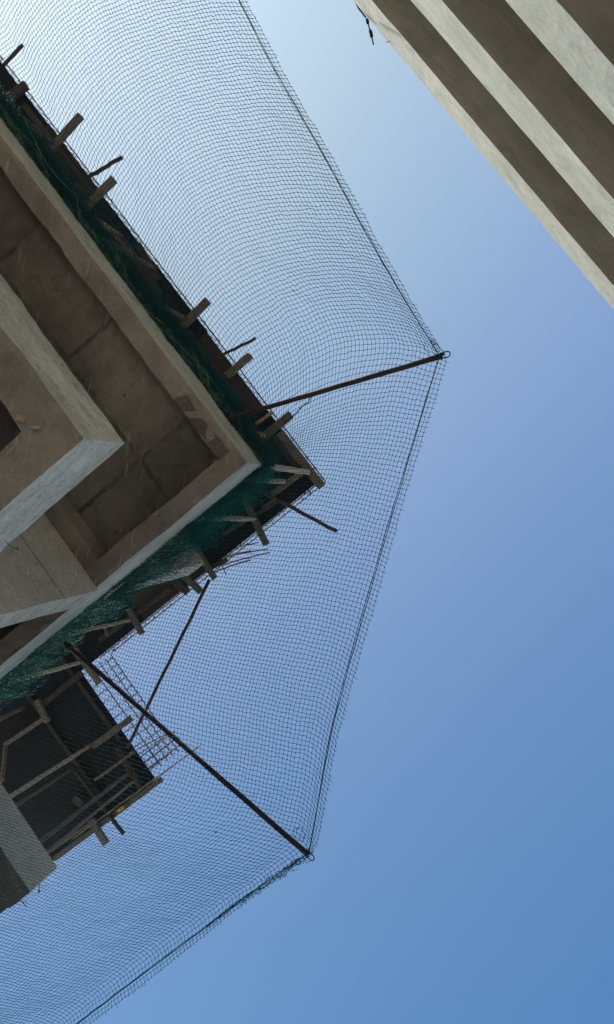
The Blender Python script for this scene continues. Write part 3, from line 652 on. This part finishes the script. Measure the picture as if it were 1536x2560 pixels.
# slack: smooth wandering plus a little knot-to-knot irregularity
def smooth_noise(shape, it, amp):
    n = rng.normal(size=shape)
    for _ in range(it):
        n = (n + np.roll(n, 1, 0) + np.roll(n, -1, 0) + np.roll(n, 1, 1) + np.roll(n, -1, 1)) / 5
    return n / n.std() * amp
sh3 = (NU, NV)
for c in range(3): G[:, :, c] += (smooth_noise(sh3, 60, 0.0045) + smooth_noise(sh3, 12, 0.0028)) * (0.25 + 0.75 * np.clip(sgrid / 0.5, 0, 1))[None, :] + smooth_noise(sh3, 1, 0.0022)
inb = ((G[:, :, 0] > 1.50) & (G[:, :, 1] < -1.53)) | (G[:, :, 2] > Z(7.7))
nodeok = ~inb
# cut everything behind the first blocked knot of each crosswise twine
for i in range(NU):
    bad = np.where(inb[i])[0]
    if len(bad): nodeok[i, bad[0]:] = False
def prisms(A, B, r):
    """three-sided rods A->B as arrays"""
    d = B - A; L = np.linalg.norm(d, axis=1, keepdims=True); d = d / np.maximum(L, 1e-9)
    ref = np.where(np.abs(d[:, 2:3]) < 0.8, np.array([[0, 0, 1.0]]), np.array([[1.0, 0, 0]]))
    a = np.cross(d, ref); a /= np.linalg.norm(a, axis=1, keepdims=True); b_ = np.cross(d, a)
    r = np.asarray(r); r = r[:, None] if r.ndim else r
    V = []
    for P_ in (A, B):
        for q in range(3):
            an = 2 * math.pi * q / 3; V.append(P_ + (a * math.cos(an) + b_ * math.sin(an)) * r)
    V = np.stack(V, 1).reshape(-1, 3); n = len(A); o = (np.arange(n) * 6)[:, None]
    F = np.concatenate([o + np.array([[0, 1, 4, 3]]), o + np.array([[1, 2, 5, 4]]), o + np.array([[2, 0, 3, 5]])], 0)
    return V, F
def array_mesh(name, V, F, material, parent=None):
    me = bpy.data.meshes.new(name)
    if parent is not None: V = V - np.array(parent.location)
    me.vertices.add(len(V)); me.vertices.foreach_set('co', V.astype(np.float32).ravel())
    me.loops.add(F.size); me.loops.foreach_set('vertex_index', F.astype(np.int32).ravel())
    me.polygons.add(len(F)); me.polygons.foreach_set('loop_start', (np.arange(len(F)) * F.shape[1]).astype(np.int32))
    me.polygons.foreach_set('loop_total', np.full(len(F), F.shape[1], np.int32))
    me.materials.append(material); me.update(calc_edges=True); me.validate()
    o = bpy.data.objects.new(name, me); scene.collection.objects.link(o)
    if parent is not None: o.parent = parent
    return o
TW = 0.00195
def wavy(A, B, amp, r):
    mid = (A + B) / 2 + rng.normal(size=A.shape) * amp
    q1 = A * .72 + B * .28 + (mid - (A + B) / 2) * .8; q2 = A * .28 + B * .72 + (mid - (A + B) / 2) * .8
    out = [prisms(A, q1, r), prisms(q1, q2, r), prisms(q2, B, r)]
    return out
def joinm(parts):
    V = []; F = []; o = 0
    for v, f in parts: V.append(v); F.append(f + o); o += len(v)
    return np.concatenate(V), np.concatenate(F)
net = empty('safety_net', tuple(W(900, 1000, 6.4)), 'green knotted safety net stretched out between the two pipes and the building', 'net')
okH = nodeok[:, :-1] & nodeok[:, 1:]; okV = nodeok[:-1, :] & nodeok[1:, :]
parts = wavy(G[:, :-1][okH], G[:, 1:][okH], 0.0030, TW) + wavy(G[:-1, :][okV], G[1:, :][okV], 0.0014, TW * 0.85)
# cut ends outside the rope
e0 = G[:, 0]; d = e0 - G[:, 1]; d /= np.linalg.norm(d, axis=1, keepdims=True)
e1 = e0 + d * rng.uniform(0.004, 0.026, (len(e0), 1)) + rng.normal(size=e0.shape) * 0.006
parts.append(prisms(e0, e1, TW))
# knots, as short thick lumps
C = G[nodeok]; kd = rng.normal(size=C.shape); kd /= np.linalg.norm(kd, axis=1, keepdims=True)
parts.append(prisms(C - kd * 0.0045, C + kd * 0.0045, 0.0042))
V, F = joinm(parts); array_mesh('mesh_panel', V, F, M['net'], net)
# border rope (a main line and a thinner line beside it)
def seg_rope(i, j, r, off, nm, jit=0.0010):
    P_ = RP[i:j + 1]; s = np.linspace(0, arc(P_)[-1], max(6, int(arc(P_)[-1] / 0.12)))
    Q = resample(P_, s) + rng.normal(size=(len(s), 3)) * jit; Q += np.array(off) * np.sin(np.linspace(0, math.pi, len(s)))[:, None]
    MB().tube([tuple(q) for q in Q], r, 6).build(nm, M['rope'], net, smooth=True)
seg_rope(0, 7, 0.0033, (0, 0, 0), 'border_rope'); seg_rope(7, 14, 0.0033, (0, 0, 0), 'border_rope'); seg_rope(14, 19, 0.0036, (0, 0, 0), 'border_rope')
seg_rope(0, 7, 0.0022, (0.005, -0.010, -.005), 'thin_cord', .0015); seg_rope(7, 14, 0.0026, (0.014, -0.006, 0), 'thin_cord', .0015); seg_rope(14, 19, 0.0026, (0.008, 0.010, 0), 'thin_cord', .002)
# loose loops and tangles at the tips
def curl(c, h, rad, n, turns, r=0.0022, sq=0.6, ang=0.0, mtr='rope', jit=.006):
    ctr = W(*c, h); pts = []
    for i in range(n):
        a_ = ang + turns * 6.283 * i / (n - 1); rr = rad * (1 + random.uniform(-.1, .1))
        pts.append(tuple(ctr + np.array([math.cos(a_) * rr, math.sin(a_) * rr * sq, random.uniform(-jit, jit)]) + np.array([0.01, .012, 0]) * (i / n)))
    MB().tube(pts, r, 5).build('loose_cord', M[mtr], net, smooth=True)
curl((752, 2084), 6.3, 0.045, 16, 1.1, ang=1.0); curl((746, 2090), 6.29, 0.058, 14, 0.8, ang=2.0); curl((716, 2182), 6.27, 0.035, 12, 0.8, ang=3.6)
curl((1084, 858), 6.31, 0.022, 14, 1.3, mtr='teal'); curl((1090, 872), 6.3, 0.034, 14, 1.1, mtr='teal', ang=2); curl((1070, 872), 6.3, 0.04, 10, 0.5, mtr='teal', ang=3.2)
for c_, hh_ in (((1101, 888), 6.3), ((770, 2133), 6.3)):
    pts = [tuple(W(*c_, hh_) + rng.normal(size=3) * 0.017) for _ in range(44)]
    MB().tube(pts, 0.0026, 4).build('lashing', M['teal'], net)
# rumpled selvedge along the third rope near the lower tip
pts = []; P_ = RP[14:17]; L = arc(P_)[-1]
for j in range(5):
    s = np.linspace(0, L, 70); Q = resample(P_, s); fade = (1 - s / L)[:, None]
    Q = Q + rng.normal(size=Q.shape) * (0.006 + 0.010 * fade) + np.array([-.018, -.018, -.01]) * (j - 1) * .6 * fade
    MB().tube([tuple(q) for q in Q], 0.0021, 4).build('selvedge_twine', M['rope'], net)

def on_net(px, py):
    # nearest knot to a viewing direction, to hang small things on the mesh itself
    o = np.array([0, 0, EYE]); d_ = W(px, py, 7.0) - o; d_ /= np.linalg.norm(d_)
    v = G.reshape(-1, 3) - o; ok = nodeok.reshape(-1); c_ = (v @ d_) / np.linalg.norm(v, axis=1); c_[~ok] = -1
    return G.reshape(-1, 3)[np.argmax(c_)]
seam = np.array([on_net(*q) for q in ((800, 975), (785, 990), (768, 1003), (752, 1016), (738, 1030), (724, 1044), (712, 1058))])
for j in range(3):
    Q = resample(seam, np.linspace(0, arc(seam)[-1], 40)) + rng.normal(size=(40, 3)) * 0.006
    MB().tube([tuple(q) for q in Q], 0.0026, 4).build('stitched_seam', M['net'], net)
for (px, py, n_) in ((733, 722, 6), (737, 735, 5), (545, 2082, 6), (104, 252, 4)):
    c_ = on_net(px, py); pts = [tuple(c_ + rng.normal(size=3) * 0.008) for _ in range(n_)]
    MB().tube(pts, 0.0026, 4).build('caught_debris', M['net'], net)
# gathered slack of the net along the building edge
def strip(path, wfun, dens, mtr, name, layers=4, cell=0.030, h_in=7.36, rise=0.15, hang=0.0, r=0.0017, seed=1, outer=None):
    """folded net lying along an edge path; wfun(f) gives its width out from the edge"""
    lr = np.random.default_rng(seed); P_ = np.array(path, float); L = arc(P_)[-1]; n = int(L / cell * dens)
    s = np.linspace(0, L, n); Q = resample(P_, s)
    t = np.gradient(Q, axis=0); t[:, 2] = 0; t /= np.linalg.norm(t, axis=1, keepdims=True)
    out = np.stack([t[:, 1], -t[:, 0], np.zeros(n)], 1) * (outer or 1)
    parts = []
    for l in range(layers):
        mrow = 10; wv = np.array([wfun(x) for x in s / L]) * (0.45 + 0.55 * (l + 1) / layers); ph = lr.uniform(0, 9)
        rows_ = []
        for j in range(mrow + 1):
            f = j / mrow
            fold = 0.045 * np.sin(s * 9 + ph + f * 5 + l) * f + 0.02 * np.sin(s * 23 + ph * 2 + f * 9)
            o = Q + out * (wv * f + fold * .6)[:, None]
            o[:, 2] += rise * f + fold + 0.05 * l * f - hang * math.sin(math.pi * f)
            o += t * (0.05 * math.sin(f * 6 + ph) + 0.5 * cell * (j % 2))
            o += lr.normal(size=o.shape) * 0.010
            rows_.append(o)
        rows_ = np.array(rows_)
        A = rows_[:-1].reshape(-1, 3); B = rows_[1:].reshape(-1, 3); parts.append(prisms(A, B, r))
        A = rows_[:-1, 1:].reshape(-1, 3); B = rows_[1:, :-1].reshape(-1, 3); parts.append(prisms(A, B, r))
        parts.append(prisms(rows_[:, :-1].reshape(-1, 3), rows_[:, 1:].reshape(-1, 3), r))
    V, F = joinm(parts); return array_mesh(name, V, F, M[mtr], net)
eA = [(9.3, -1.535, Z(7.34)), (6.0, -1.535, Z(7.34)), (3.4, -1.535, Z(7.34)), (1.51, -1.535, Z(7.34))]
eB = [(1.495, -1.54, Z(7.34)), (1.49, -3.0, Z(7.34)), (1.49, -4.4, Z(7.34)), (1.49, -5.79, Z(7.34))]
wA = lambda f: 0.15 * (0.8 + 0.2 * math.sin(f * 17)) * (1 if f < .9 else 1 - (f - .9) * 4)
def wB(f):      # little at the corner, wide over the wall, tight at the pipe foot, wide again
    return float(np.interp(f, [0, .1, .3, .5, .62, .75, 1], [.16, .24, .30, .20, .11, .22, .24])) * (0.92 + 0.12 * math.sin(f * 25))
strip(eA, wA, 1.5, 'teal', 'gathered_edge', 6, rise=0.14, seed=2, r=.0022)
strip(eA, lambda f: .24 + .08 * math.sin(f * 13), 0.9, 'teal', 'loose_fold', 2, rise=0.25, seed=12, r=.0016, cell=.040)
strip(eB, lambda f: wB(f) * .7, 1.1, 'tealb', 'gathered_edge', 3, rise=0.2, seed=4, r=.0019)
strip(eB, wB, 0.8, 'tealb', 'loose_fold', 2, rise=0.4, seed=14, r=.0015, cell=.040)
strip(eA, lambda f: 0.06 * (1 + .6 * math.sin(f * 31)), 0.5, 'tealp', 'pale_cord', 1, rise=.06, seed=5, r=.0011)
strip(eB[1:], lambda f: 0.10 * (1 + .6 * math.sin(f * 31)), 0.6, 'tealp', 'pale_cord', 1, rise=.12, seed=6, r=.0012)
# long loose cord wandering over the gathered net
pts = [W(62, 300, 7.1), W(85, 345, 7.1), (W(112, 400, 7.1)), W(130, 425, 7.1), W(165, 465, 7.1), W(192, 492, 7.1), W(195, 522, 7.1), W(215, 590, 7.1), W(240, 640, 7.1), W(300, 710, 7.1), W(360, 770, 7.15), W(410, 812, 7.15), W(445, 858, 7.15), W(490, 905, 7.15), W(530, 950, 7.15), W(562, 990, 7.15)]
Q = resample(np.array(pts), np.linspace(0, arc(np.array(pts))[-1], 90)); Q = Q + rng.normal(size=Q.shape) * .003
MB().tube([tuple(q) for q in Q], 0.0022, 4).build('loose_cord', M['tealp'], net, smooth=True)
